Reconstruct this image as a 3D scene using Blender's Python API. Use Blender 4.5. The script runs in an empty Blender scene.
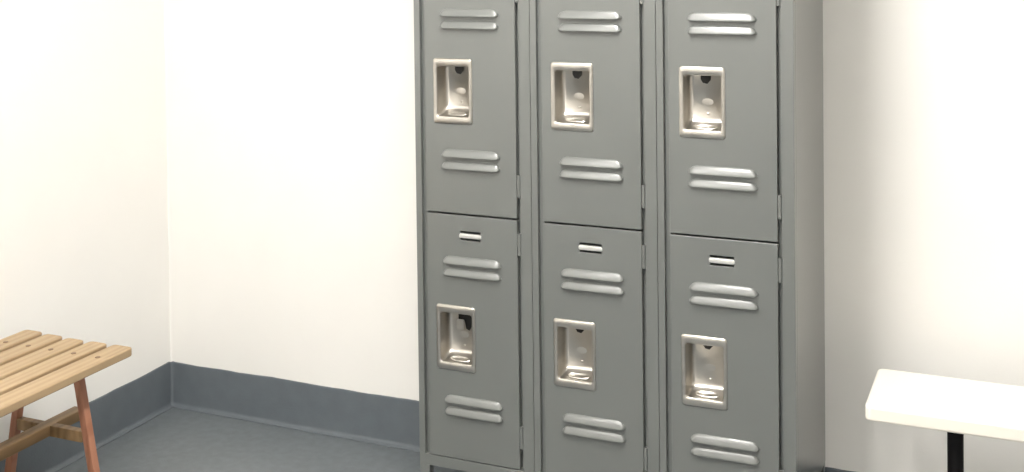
import bpy, bmesh, math, random
from mathutils import Vector, Matrix
random.seed(7)
sc = bpy.context.scene
COL = sc.collection

# ------------------------------------------------------------------ materials
def mat(name, color, rough=0.5, metal=0.0, coat=0.0, coat_rough=0.1, spec=0.5):
    m = bpy.data.materials.new(name); m.use_nodes = True
    b = m.node_tree.nodes['Principled BSDF']
    b.inputs['Base Color'].default_value = (*color, 1)
    b.inputs['Roughness'].default_value = rough
    b.inputs['Metallic'].default_value = metal
    b.inputs['Coat Weight'].default_value = coat
    b.inputs['Coat Roughness'].default_value = coat_rough
    b.inputs['Specular IOR Level'].default_value = spec
    return m

def noise_on(m, scale, amount, bump=0.0, bump_scale=None, stretch=(1, 1, 1), detail=4):
    """vary the base colour a little with object-space noise and add a fine bump"""
    nt = m.node_tree; N = nt.nodes; L = nt.links; b = N['Principled BSDF']
    tc = N.new('ShaderNodeTexCoord'); mp = N.new('ShaderNodeMapping')
    mp.inputs['Scale'].default_value = stretch
    L.new(tc.outputs['Object'], mp.inputs['Vector'])
    nz = N.new('ShaderNodeTexNoise'); nz.inputs['Scale'].default_value = scale
    nz.inputs['Detail'].default_value = detail
    L.new(mp.outputs['Vector'], nz.inputs['Vector'])
    base = tuple(b.inputs['Base Color'].default_value)[:3]
    rp = N.new('ShaderNodeValToRGB')
    rp.color_ramp.elements[0].position = 0.3; rp.color_ramp.elements[1].position = 0.7
    rp.color_ramp.elements[0].color = (*[c * (1 - amount) for c in base], 1)
    rp.color_ramp.elements[1].color = (*[min(1, c * (1 + amount)) for c in base], 1)
    L.new(nz.outputs['Fac'], rp.inputs['Fac']); L.new(rp.outputs['Color'], b.inputs['Base Color'])
    if bump:
        n2 = N.new('ShaderNodeTexNoise'); n2.inputs['Scale'].default_value = bump_scale or scale
        n2.inputs['Detail'].default_value = 3
        L.new(mp.outputs['Vector'], n2.inputs['Vector'])
        bp = N.new('ShaderNodeBump'); bp.inputs['Strength'].default_value = bump
        bp.inputs['Distance'].default_value = 0.002
        L.new(n2.outputs['Fac'], bp.inputs['Height']); L.new(bp.outputs['Normal'], b.inputs['Normal'])
    return m

def wood(name, light, dark, rough=0.5):
    m = mat(name, light, rough)
    nt = m.node_tree; N = nt.nodes; L = nt.links; b = N['Principled BSDF']
    tc = N.new('ShaderNodeTexCoord'); mp = N.new('ShaderNodeMapping')
    mp.inputs['Scale'].default_value = (9, .8, 9)
    L.new(tc.outputs['Object'], mp.inputs['Vector'])
    nz = N.new('ShaderNodeTexNoise'); nz.inputs['Scale'].default_value = 3.2
    nz.inputs['Detail'].default_value = 6; nz.inputs['Distortion'].default_value = 0.6
    L.new(mp.outputs['Vector'], nz.inputs['Vector'])
    wv = N.new('ShaderNodeTexWave'); wv.bands_direction = 'X'
    wv.inputs['Scale'].default_value = 1.6; wv.inputs['Distortion'].default_value = 5
    wv.inputs['Detail'].default_value = 3
    L.new(mp.outputs['Vector'], wv.inputs['Vector'])
    mx = N.new('ShaderNodeMath'); mx.operation = 'MULTIPLY'
    L.new(nz.outputs['Fac'], mx.inputs[0]); L.new(wv.outputs['Fac'], mx.inputs[1])
    rp = N.new('ShaderNodeValToRGB')
    rp.color_ramp.elements[0].position = 0.05; rp.color_ramp.elements[0].color = (*light, 1)
    rp.color_ramp.elements[1].position = 0.75; rp.color_ramp.elements[1].color = (*dark, 1)
    L.new(mx.outputs[0], rp.inputs['Fac']); L.new(rp.outputs['Color'], b.inputs['Base Color'])
    return m

M = {}
M['wall'] = noise_on(mat('wall_paint', (0.82, 0.805, 0.775), 0.55), 6, 0.01, 0.12, 160)
M['ceiling'] = noise_on(mat('ceiling_paint', (0.84, 0.83, 0.80), 0.8), 8, 0.02, 0.2, 120)
M['floor'] = noise_on(mat('epoxy_floor', (0.122, 0.136, 0.147), 0.42), 40, 0.10, 0.25, 300)
M['cove'] = noise_on(mat('epoxy_cove', (0.100, 0.116, 0.130), 0.45), 20, 0.06, 0.2, 200)
M['locker'] = noise_on(mat('grey_enamel', (0.119, 0.126, 0.1205), 0.40, coat=1.0, coat_rough=0.28), 5, 0.03, 0.05, 90)
M['interior'] = mat('shaded_steel', (0.10, 0.105, 0.10), 0.6)
M['steel'] = noise_on(mat('stainless_steel', (0.53, 0.505, 0.465), 0.31, 1.0), 30, 0.04, 0.15, 60)
M['plate'] = mat('aluminium_plate', (0.62, 0.62, 0.60), 0.4, 0.6)
M['dark_latch'] = mat('slot_black', (0.012, 0.011, 0.010), 0.5, 0.3)  # black stands for the unlit depth of the pocket's opening
M['wood'] = wood('pale_pine', (0.365, 0.265, 0.155), (0.27, 0.18, 0.10))
M['red_wood'] = wood('red_brown_wood', (0.36, 0.165, 0.10), (0.24, 0.095, 0.05))
M['brown_wood'] = wood('brown_wood', (0.26, 0.165, 0.08), (0.17, 0.10, 0.045))
M['screw'] = mat('dark_screw', (0.17, 0.10, 0.055), 0.45, 0.5)
M['laminate'] = noise_on(mat('white_laminate', (0.80, 0.765, 0.69), 0.35), 12, 0.01)
M['black'] = mat('black_powder_coat', (0.004, 0.0035, 0.004), 0.6, spec=0.2)
M['white_metal'] = mat('white_fixture', (0.8, 0.8, 0.78), 0.4)
def emit(name, col, s):
    m = bpy.data.materials.new(name); m.use_nodes = True
    b = m.node_tree.nodes['Principled BSDF']
    b.inputs['Base Color'].default_value = (0.9, 0.9, 0.9, 1)
    b.inputs['Emission Color'].default_value = (*col, 1)
    b.inputs['Emission Strength'].default_value = s
    return m
M['lamp'] = emit('lit_diffuser', (1.0, 0.97, 0.925), 98.0)
M['fill_lamp'] = emit('fill_diffuser', (1.0, 0.97, 0.925), 54.0)  # for the two added fill fittings

# ------------------------------------------------------------------ helpers
def link(name, bm, m, parent=None, loc=(0, 0, 0), smooth=False, bevel=0.0, seg=2):
    bmesh.ops.recalc_face_normals(bm, faces=bm.faces)
    me = bpy.data.meshes.new(name); bm.to_mesh(me); bm.free()
    me.materials.append(m)
    if smooth:
        for p in me.polygons: p.use_smooth = True
    o = bpy.data.objects.new(name, me); COL.objects.link(o)
    o.location = loc
    if parent is not None: o.parent = parent
    if bevel:
        b = o.modifiers.new('bevel', 'BEVEL'); b.width = bevel; b.segments = seg
        b.limit_method = 'ANGLE'; b.angle_limit = math.radians(35)
        for p in me.polygons: p.use_smooth = True
        w = o.modifiers.new('wn', 'WEIGHTED_NORMAL'); w.keep_sharp = True
    return o

def box(bm, x0, x1, y0, y1, z0, z1):
    vs = [bm.verts.new((x, y, z)) for z in (z0, z1) for y in (y0, y1) for x in (x0, x1)]
    for f in ((0, 1, 3, 2), (4, 6, 7, 5), (0, 4, 5, 1), (2, 3, 7, 6), (0, 2, 6, 4), (1, 5, 7, 3)):
        bm.faces.new([vs[i] for i in f])

def slab(bm, a, b, wx, wy):
    """a straight board between two points with a horizontal section wx by wy"""
    r = []
    for p in (a, b):
        r.append([bm.verts.new((p[0] + sx * wx / 2, p[1] + sy * wy / 2, p[2]))
                  for sx, sy in ((-1, -1), (1, -1), (1, 1), (-1, 1))])
    for i in range(4):
        j = (i + 1) % 4
        bm.faces.new((r[0][i], r[0][j], r[1][j], r[1][i]))
    bm.faces.new(r[0][::-1]); bm.faces.new(r[1])

def cyl(bm, c, r, h, axis='Z', n=16, r2=None):
    mtx = Matrix.Translation(c)
    if axis == 'Y': mtx = mtx @ Matrix.Rotation(math.pi / 2, 4, 'X')
    if axis == 'X': mtx = mtx @ Matrix.Rotation(math.pi / 2, 4, 'Y')
    bmesh.ops.create_cone(bm, cap_ends=True, segments=n, radius1=r, radius2=r if r2 is None else r2, depth=h, matrix=mtx)

def holed(bm, x0, x1, z0, z1, y0, y1, holes):
    """a plate in the xz plane from y0 (front) to y1 (back) with true rectangular holes"""
    xs = sorted({x0, x1, *[h[0] for h in holes], *[h[1] for h in holes]})
    zs = sorted({z0, z1, *[h[2] for h in holes], *[h[3] for h in holes]})
    def solid(i, k):
        if i < 0 or k < 0 or i >= len(xs) - 1 or k >= len(zs) - 1: return False
        cx = (xs[i] + xs[i + 1]) / 2; cz = (zs[k] + zs[k + 1]) / 2
        return not any(h[0] < cx < h[1] and h[2] < cz < h[3] for h in holes)
    vd = {}
    def v(i, k, s):
        if (i, k, s) not in vd: vd[(i, k, s)] = bm.verts.new((xs[i], (y0, y1)[s], zs[k]))
        return vd[(i, k, s)]
    for i in range(len(xs) - 1):
        for k in range(len(zs) - 1):
            if not solid(i, k): continue
            for s in (0, 1):
                bm.faces.new((v(i, k, s), v(i + 1, k, s), v(i + 1, k + 1, s), v(i, k + 1, s)))
            for di, dk, e in ((-1, 0, ((i, k), (i, k + 1))), (1, 0, ((i + 1, k), (i + 1, k + 1))),
                              (0, -1, ((i, k), (i + 1, k))), (0, 1, ((i, k + 1), (i + 1, k + 1)))):
                if not solid(i + di, k + dk):
                    (a, b), (c, d) = e
                    bm.faces.new((v(a, b, 0), v(c, d, 0), v(c, d, 1), v(a, b, 1)))

def loft(bm, rings, cap0=True, cap1=True, closed=True):
    R = [[bm.verts.new(p) for p in r] for r in rings]
    n = len(R[0])
    for a, b in zip(R, R[1:]):
        for i in range(n if closed else n - 1):
            j = (i + 1) % n
            bm.faces.new((a[i], a[j], b[j], b[i]))
    if cap0: bm.faces.new(R[0][::-1])
    if cap1: bm.faces.new(R[-1])
    return R

def structure(o):
    o['kind'] = 'structure'; return o

def thing(name, label, cat, loc=(0, 0, 0), group=None):
    o = bpy.data.objects.new(name, None); COL.objects.link(o); o.location = loc
    o.empty_display_size = 0.05
    o['label'] = label; o['category'] = cat
    if group: o['group'] = group
    return o

# ------------------------------------------------------------------ the room
XL, XR, YB, YF, ZC = -1.072, 3.1, 0.0, -4.2, 2.55
COVE = 0.1365
def wall_mesh(x0, x1, y0, y1):
    bm = bmesh.new(); box(bm, x0, x1, y0, y1, 0, ZC); return bm
structure(link('wall_back', wall_mesh(XL - .1, XR + .1, 0, .1), M['wall']))
bm = wall_mesh(XL - .1, XL, YF, 0)
loft(bm, [[(XL - .0005, .0005, z), (XL - .0005, -.0052, z)] + [(XL + .005 - .005 * math.cos(math.radians(a)), -.005 + .005 * math.sin(math.radians(a)), z) for a in range(0, 91, 10)] + [(XL + .0052, .0005, z)] for z in (0.0, ZC)])
structure(link('wall_left', bm, M['wall']))
structure(link('wall_right', wall_mesh(XR, XR + .1, YF, 0), M['wall']))
structure(link('wall_front', wall_mesh(XL - .1, XR + .1, YF - .1, YF), M['wall']))
bm = bmesh.new(); box(bm, XL - .1, XR + .1, YF - .1, .1, -.1, 0); structure(link('floor', bm, M['floor']))
bm = bmesh.new(); box(bm, XL - .1, XR + .1, YF - .1, .1, ZC, ZC + .1); structure(link('ceiling', bm, M['ceiling']))

RF = 0.012          # soft radius where the left and the back wall meet
def cove(name, path):
    """integral coved skirting along a path of (x, y, inward x, inward y)"""
    rings = []
    for i, (x, y, nx, ny) in enumerate(path):
        j = 0.0010 * math.sin(i * .37) + 0.0008 * math.sin(i * .91 + 1) + random.uniform(-.0008, .0008)
        toe = 0.0185 + 0.0008 * math.sin(i * .53) + random.uniform(-.0006, .0006)
        prof = [(0.0002, COVE + j), (0.0020, COVE + j - .0006), (0.0028, COVE + j - .004), (0.0030, 0.014)]
        for k in range(1, 5):
            t = k / 4 * math.pi / 2
            prof.append((0.0030 + (toe - .0030) * (1 - math.cos(t)), 0.014 * (1 - math.sin(t)) + 0.0005))
        prof.append((0.0002, 0.0003))
        rings.append([(x + nx * u, y + ny * u, z) for u, z in prof])
    bm = bmesh.new(); loft(bm, rings, cap0=False, cap1=False)
    o = link(name, bm, M['cove'], smooth=False)
    for p in o.data.polygons: p.use_smooth = len(p.vertices) == 4
    return structure(o)
def run(a, b, n):
    L = math.dist(a, b); k = max(2, int(L / .03))
    return [(a[0] + (b[0] - a[0]) * i / k, a[1] + (b[1] - a[1]) * i / k, *n) for i in range(k + 1)]
arc = []
for k in range(1, 9):
    t = math.radians(90 * k / 9)       # from the left wall's normal (1,0) to the back wall's (0,-1)
    arc.append((XL + RF - RF * math.cos(t), YB - RF + RF * math.sin(t), math.cos(t), -math.sin(t)))
cove('baseboard_back', run((XL, YB - RF), (XL, YB - RF - .001), (1, 0))[:1] + arc + run((XL + RF, YB), (XR, YB), (0, -1)))
cove('baseboard_left', run((XL, YF), (XL, YB - RF - .0002), (1, 0)))
cove('baseboard_right', run((XR, YF), (XR, YB), (-1, 0)))
cove('baseboard_front', run((XL, YF), (XR, YF), (0, 1)))

# ------------------------------------------------------------------ lockers
P = 0.305            # width of one column
D = 0.383            # depth
FR = 0.028           # frame face
T = 0.5962           # one tier
Z0 = 0.1783          # bottom of the lowest door
NT = 3
ZT = Z0 + NT * T     # top of the highest door
W = P - 0.0006

def locker_body():
    bm = bmesh.new()
    # face frame, one tall opening
    holed(bm, 0.0003, W, Z0 - .026, ZT + .026, -D, -D + .020, [(.016, P - FR, Z0, ZT)])
    box(bm, .0158, FR + .0004, -D + .0115, -D + .0200, Z0 - .001, ZT + .001)
    box(bm, P - FR - .0090, P - FR + .0002, -D + .0130, -D + .0200, Z0 - .001, ZT + .001)
    # stop behind the doors, a little inside the opening
    holed(bm, 0.004, W - .004, Z0 - .020, ZT + .020, -D + .0225, -D + .027, [(FR + .012, P - FR - .012, Z0 + .010, ZT - .010)])
    # sheet steel sides, back, top and bottom
    t = .0015
    box(bm, 0.0003, 0.0003 + t, -D + .0205, -.002, Z0 - .026, ZT + .026)
    box(bm, W - t, W, -D + .0205, -.002, Z0 - .026, ZT + .026)
    box(bm, t + .001, W - t - .001, -.006, -.0045, Z0 - .026, ZT + .026)
    for k in range(NT + 1):
        z = Z0 + k * T
        box(bm, t + .001, W - t - .001, -D + .028, -.007, z - .008, z - .006)
    box(bm, t + .001, W - t - .001, -D + .021, -.007, ZT + .020, ZT + .022)
    return bm

def locker_leg(x0, x1, y0, y1):
    bm = bmesh.new(); box(bm, x0, x1, y0, y1, 0.0, Z0 - .026)
    return bm

def louvre(bm, x0, x1, z0, z1, yf, depth=.0090):
    """one pressed hood: rolls out from its top line to an open lower lip"""
    h = z1 - z0
    prof = [(0, 1.0), (.22, .95), (.45, .80), (.68, .55), (.88, .28), (1.0, .10), (.97, .0), (.0, 0)]
    st = [(0, 0.02), (.06, .35), (.2, .66), (.45, .88), (1, 1)]
    E = .012
    rings = []
    def ring(side, s, amt):
        r = []
        for d, t in prof:
            xo = E * s + .007 * t * t
            x = x0 + xo if side < 0 else x1 - xo
            k = .45 + .55 * math.sqrt(s)
            r.append((x, yf + .001 - (depth + .001) * d * amt, z0 + h * (.5 + (t - .5) * k)))
        return r
    for s, a in st: rings.append(ring(-1, s, a))
    for s, a in reversed(st): rings.append(ring(1, s, a))
    loft(bm, rings)

CUP = (0.0525, 0.156, 0.217, 0.375)   # flange, relative to the column and to the door's lower edge
def door_mesh():
    bm = bmesh.new()
    x0, x1 = FR + .0010, P - FR - .0093
    z0, z1 = .0022, T - .0022
    yf = -D - .0005
    c = CUP
    hole = (c[0] + .006, c[1] - .006, c[2] + .012, c[3] - .012)
    s1 = (.119, .172, .5516, .5566); s2 = (.119, .172, .5345, .5395)
    holed(bm, x0, x1, z0, z1, yf, yf + .0150, [hole, s1, s2])
    b0 = bm.copy()
    return bm, yf

def rrect(x0, x1, z0, z1, r, y, n=5):
    pts = []
    for cx, cz, a0 in ((x1 - r, z1 - r, 0), (x0 + r, z1 - r, 90), (x0 + r, z0 + r, 180), (x1 - r, z0 + r, 270)):
        for k in range(n + 1):
            a = math.radians(a0 + 90 * k / n)
            pts.append((cx + r * math.cos(a), y, cz + r * math.sin(a)))
    return pts

def cup_mesh(yf):
    """stainless recessed pull: rolled flange, deep pocket, sloped floor with a lip"""
    x0, x1, z0, z1 = CUP
    bm = bmesh.new()
    y = yf
    rings = [rrect(x0, x1, z0, z1, .007, y - .0002),
             rrect(x0 + .0006, x1 - .0006, z0 + .0006, z1 - .0006, .0066, y - .0022),
             rrect(x0 + .0025, x1 - .0025, z0 + .0025, z1 - .0025, .006, y - .0034),
             rrect(x0 + .0080, x1 - .0075, z0 + .0165, z1 - .0170, .006, y - .0034),
             rrect(x0 + .0100, x1 - .0090, z0 + .0185, z1 - .0190, .006, y - .0018),
             rrect(x0 + .0105, x1 - .0095, z0 + .0180, z1 - .0195, .006, y + .006),
             rrect(x0 + .0112, x1 - .0100, z0 + .0225, z1 - .0197, .007, y + .022),
             rrect(x0 + .0130, x1 - .0108, z0 + .0290, z1 - .0200, .008, y + .036),
             rrect(x0 + .0180, x1 - .0140, z0 + .0340, z1 - .0215, .008, y + .041)]
    loft(bm, rings, cap0=False)
    xc = (x0 + x1) / 2 + .002
    # round boss and lower rivet pressed into the back of the pocket
    for (cx, cz, rx, rz, h) in ((xc, z0 + .075, .013, .008, .0003), (xc + .001, z0 + .049, .0035, .0028, .0018)):
        rr = []
        for f, hh in ((1, 0), (.8, .6), (.45, .92), (.12, 1)):
            rr.append([(cx + rx * f * math.cos(a * math.pi / 8), y + .0409 - h * hh, cz + rz * f * math.sin(a * math.pi / 8)) for a in range(16)])
        loft(bm, rr, cap0=False)
    # oblong dished ring on the sloping floor
    rr = []
    for f, hh in ((1.0, 0), (.92, .0016), (.82, .0016), (.74, -.0006)):
        ring = []
        for a in range(20):
            t = a * math.tau / 20
            yy = y + .017 + .0085 * f * math.sin(t)
            zz = z0 + .0180 + (yy - y - .006) / .03 * .011 + .0006 + hh
            ring.append((xc + .028 * f * math.copysign(abs(math.cos(t)) ** .7, math.cos(t)), yy, zz))
        rr.append(ring)
    loft(bm, rr, cap0=False)
    return bm

def latch_slot_mesh(yf, wide=False):  # flat black piece drawn where the pocket opens into darkness
    x0, x1, z0, z1 = CUP
    bm = bmesh.new()
    xc = (x0 + x1) / 2 - .001
    y = yf + .0385
    pts = [(-.012, 0), (-.012, -.011), (-.007, -.019), (.003, -.021), (.011, -.012), (.012, 0)]
    if wide: pts = [(-.011, 0), (-.011, -.026), (-.002, -.028), (.006, -.028), (.009, -.046), (.018, -.050), (.024, -.040), (.024, -.008), (.014, 0)]
    loft(bm, [[(xc + a, y, z1 - .0215 + b) for a, b in pts], [(xc + a, y + .002, z1 - .0215 + b) for a, b in pts]])
    return bm

def plate_mesh(yf):
    bm = bmesh.new()
    xa, xb, za, zb = .1165, .1745, .5397, .5514
    prof = [(0, za), (.0022, za + .0012), (.0030, (za + zb) / 2), (.0022, zb - .0012), (0, zb)]
    rings = []
    for x, s in ((xa, .3), (xa + .003, 1), (xb - .003, 1), (xb, .3)):
        rings.append([(x, yf - .0002 - d * s, (za + zb) / 2 + (z - (za + zb) / 2) * (1 if s == 1 else .55)) for d, z in prof])
    loft(bm, rings)
    return bm

def hinge_mesh(yf, z):
    bm = bmesh.new()
    xg = P - FR - .0046
    cyl(bm, (xg, yf + .0026, z), .0044, .052, 'Z', 14)
    box(bm, xg - .0030, xg + .0040, yf + .003, yf + .0095, z - .026, z + .026)
    return bm

def make_door(parent, k):
    bm, yf = door_mesh()
    d = link('door', bm, M['locker'], parent, (0, 0, Z0 + k * T), bevel=.0013)
    bl = bmesh.new()
    for za in (.4750, .4465, .1370, .1085):
        louvre(bl, .072, .226, za, za + .0200, yf)
    lv = link('louvre_set', bl, M['locker'], d, smooth=True)
    return d, yf, lv

def join(dst, src):
    """bake two mesh objects of one part into a single mesh"""
    dg = bpy.context.evaluated_depsgraph_get()
    me = bpy.data.meshes.new_from_object(dst.evaluated_get(dg))
    bm = bmesh.new(); bm.from_mesh(me); bm.from_mesh(src.data)
    old = dst.data
    out = bpy.data.meshes.new(old.name); bm.to_mesh(out); bm.free()
    out.materials.append(M['locker'])
    dst.modifiers.clear(); dst.data = out
    bpy.data.objects.remove(src)

labels = ['grey steel locker column with louvred doors, leftmost of the row, nearest the wooden bench',
          'grey steel locker column with louvred doors, the middle one between two others',
          'grey steel locker column with louvred doors, rightmost, its side facing the white bench']
locker = thing('locker', labels[0], 'locker', (0, 0, 0), 'grey lockers standing in a row')
link('body', locker_body(), M['locker'], locker, bevel=.0014)
for x0, x1, y0, y1 in ((.0003, FR, -D, -D + .020), (W - FR, W, -D, -D + .020), (.0003, FR, -.030, -.006), (W - FR, W, -.030, -.006)):
    link('leg', locker_leg(x0, x1, y0, y1), M['locker'], locker, bevel=.0014)
doors = []
for k in range(NT):
    d, yf, lv = make_door(locker, k)
    bpy.context.view_layer.update()
    join(d, lv)
    doors.append(d)
    c = link('recessed_handle', cup_mesh(yf), M['steel'], d, smooth=True)
    c['label'] = 'stainless steel recessed handle'
    l = link('latch', latch_slot_mesh(yf, False), M['dark_latch'], d, bevel=.0006)
    l['label'] = 'dark latch'
    p = link('number_plate', plate_mesh(yf), M['plate'], d, bevel=.0005)
    p['label'] = 'blank silver number plate'
    for z in (.078, .537):
        link('hinge', hinge_mesh(yf, z), M['locker'], d, bevel=.0006)

def copy_tree(o, parent=None):
    c = o.copy(); COL.objects.link(c)
    if parent is not None:
        c.parent = parent; c.matrix_parent_inverse = o.matrix_parent_inverse.copy()
    for ch in list(o.children): copy_tree(ch, c)
    return c
for i in (1, 2):
    c = copy_tree(locker); c.location = (P * i, 0, 0); c['label'] = labels[i]
# the lower door of the first column has its lifter hanging before a wider painted dark opening
d0 = doors[0]
for ch in d0.children:
    if ch.name.startswith('latch'):
        bm = latch_slot_mesh(-D - .0005, True)
        me = bpy.data.meshes.new('latch_open'); bmesh.ops.recalc_face_normals(bm, faces=bm.faces); bm.to_mesh(me); bm.free()
        me.materials.append(M['dark_latch']); ch.data = me
bm = bmesh.new()
xc = (CUP[0] + CUP[1]) / 2 - .001
loft(bm, [rrect(xc - .011, xc + .009, CUP[3] - .068, CUP[3] - .043, .003, -D + y) for y in (.027, .032)])
lt = link('lifter_tab', bm, M['steel'], d0, bevel=.001); lt['label'] = 'steel lifter tab'

# ------------------------------------------------------------------ wooden bench
wb = thing('slatted_bench', 'pale wooden slatted bench with splayed reddish legs, by the left wall', 'bench', (-.803, -1.35, 0))
wx, wy = -.803, -1.35
ST = .4505; TH = .021
Y1, Y0 = -.667 - wy, -2.03 - wy
edges = [(-.985, -.925), (-.910, -.852), (-.837, -.780), (-.765, -.708), (-.693, -.632)]
bm = bmesh.new()
for i, (a, b) in enumerate(edges):
    y1 = Y1 + (.006, .000, -.004, -.002, .0)[i]
    q = [(px - wx, py) for px, _, py in rrect(a, b, Y0, y1, .012, 0)]
    loft(bm, [[(px, py, z) for px, py in q] for z in (ST - TH, ST)])
seat = link('seat', bm, M['wood'], wb, bevel=.004, seg=3)
for (a, b) in edges:
    for yy in (-.757 - wy, Y0 + .085):
        bm = bmesh.new(); cyl(bm, ((a + b) / 2 - wx, yy, ST + .0003), .0062, .0012, n=16)
        s = link('screw', bm, M['screw'], seat)
# end frames: two splayed legs, top batten and cross rail
for yy in (-.765 - wy, Y0 + .093):
    for s in (-1, 1):
        bm = bmesh.new()
        slab(bm, (s * .0825, yy, ST - TH - .0004), (s * .163, yy, 0), .021, .020)
        link('leg', bm, M['red_wood'], wb, bevel=.003)
    bm = bmesh.new(); slab(bm, (0, yy + .034, .410), (0, yy + .034, ST - TH - .0004), .21, .020)
    link('batten', bm, M['brown_wood'], wb, bevel=.002)
    bm = bmesh.new(); slab(bm, (0, yy, .245), (0, yy, .272), .206, .020)
    link('cross_rail', bm, M['brown_wood'], wb, bevel=.002)
bm = bmesh.new(); box(bm, -.030, .004, Y0 + .04, Y1 + .010, .2455, .273)
link('stretcher', bm, M['brown_wood'], wb, bevel=.003)

# ------------------------------------------------------------------ white bench
bx0, bx1, by0, by1, bt, bth = 1.057, 2.60, -.390, -.154, .4525, .033
nb = thing('locker_bench', 'long white bench with rounded corners on a black post, right of the lockers', 'bench', ((bx0 + bx1) / 2, -.275, 0))
cx, cy = (bx0 + bx1) / 2, -.275
def top_ring(inset, z, r):
    pts = []
    x0, x1, y0, y1 = bx0 + inset - cx, bx1 - inset - cx, by0 + inset - cy, by1 - inset - cy
    for px, py, a0 in ((x1 - r, y1 - r, 0), (x0 + r, y1 - r, 90), (x0 + r, y0 + r, 180), (x1 - r, y0 + r, 270)):
        for k in range(7):
            a = math.radians(a0 + 15 * k)
            pts.append((px + r * math.cos(a), py + r * math.sin(a), z))
    return pts
bm = bmesh.new()
loft(bm, [top_ring(.004, bt - bth, .010), top_ring(.001, bt - bth + .002, .013), top_ring(0, bt - bth + .005, .014),
          top_ring(0, bt - .006, .014), top_ring(.0015, bt - .002, .0125), top_ring(.005, bt, .009)])
link('seat', bm, M['laminate'], nb, smooth=False, bevel=0)
for x in (1.229, 2.426):
    bm = bmesh.new(); cyl(bm, (x - cx, 0, (bt - bth) / 2 + .002), .0165, bt - bth - .012, n=28)
    pd = link('pedestal', bm, M['black'], nb, bevel=.0005); pd['label'] = 'black steel post'
    bm = bmesh.new(); cyl(bm, (x - cx, 0, .003), .055, .006, n=32)
    link('foot_flange', bm, M['black'], pd, bevel=.001)
    bm = bmesh.new(); box(bm, x - cx - .03, x - cx + .03, -.06, .06, bt - bth - .005, bt - bth - .0003)
    link('mounting_plate', bm, M['black'], pd, bevel=.001)

# ------------------------------------------------------------------ ceiling lights
def fixture(x, y, lx, ly, label, m='fill_lamp'):
    t = thing('ceiling_light', label, 'light', (x, y, ZC), 'ceiling light fittings')
    bm = bmesh.new()
    box(bm, -lx / 2 - .02, lx / 2 + .02, -ly / 2 - .02, ly / 2 + .02, -.035, -.0005)
    link('housing', bm, M['white_metal'], t, bevel=.004)
    bm = bmesh.new()
    box(bm, -lx / 2, lx / 2, -ly / 2, ly / 2, -.060, -.0355)
    link('diffuser', bm, M[m], t, bevel=.006)
    return t
fixture(.50, -1.45, .16, 1.20, 'long ceiling light fitting in front of the lockers', 'lamp')
fixture(-.35, -3.0, .16, 1.20, 'added fill light on the ceiling, behind the wooden bench')  # added, unseen: evens out the light on the left wall
fixture(1.0, -3.2, .16, 1.20, 'added fill light above the middle of the room, farthest from the lockers')  # added fill out of view, lifts the shaded wall and locker side

w = bpy.data.worlds.new('world'); sc.world = w; w.use_nodes = True
w.node_tree.nodes['Background'].inputs['Color'].default_value = (1, .97, .92, 1)
w.node_tree.nodes['Background'].inputs['Strength'].default_value = .2

# ------------------------------------------------------------------ camera
f_px, pitch, yaw, roll = 1206.3937, -0.0234, 0.4107, -0.0121
cam_loc = Vector((1.3898, -2.9711, 1.4449)); shy = -273.36
cyw, syw = math.cos(yaw), math.sin(yaw); cp, sp = math.cos(pitch), math.sin(pitch)
fw = Vector((-syw * cp, cyw * cp, sp)); r0 = Vector((cyw, syw, 0)); u0 = r0.cross(fw)
rt = r0 * math.cos(roll) + u0 * math.sin(roll); up = -r0 * math.sin(roll) + u0 * math.cos(roll)
cd = bpy.data.cameras.new('camera'); cam = bpy.data.objects.new('camera', cd); COL.objects.link(cam)
mw = Matrix.Identity(4)
for i in range(3):
    mw[i][0] = rt[i]; mw[i][1] = up[i]; mw[i][2] = -fw[i]; mw[i][3] = cam_loc[i]
cam.matrix_world = mw
cd.sensor_width = 36; cd.lens = f_px * 36 / 1024; cd.shift_y = shy / 1024
cd.clip_start = .05
sc.camera = cam
sc.view_settings.view_transform = 'Standard'; sc.view_settings.look = 'None'
sc.view_settings.gamma = 1; sc.view_settings.use_curve_mapping = False
sc.view_settings.exposure = 0.12
sc.cycles.use_denoising = True
sc.cycles.max_bounces = 10; sc.cycles.diffuse_bounces = 6
sc.cycles.sample_clamp_indirect = 6
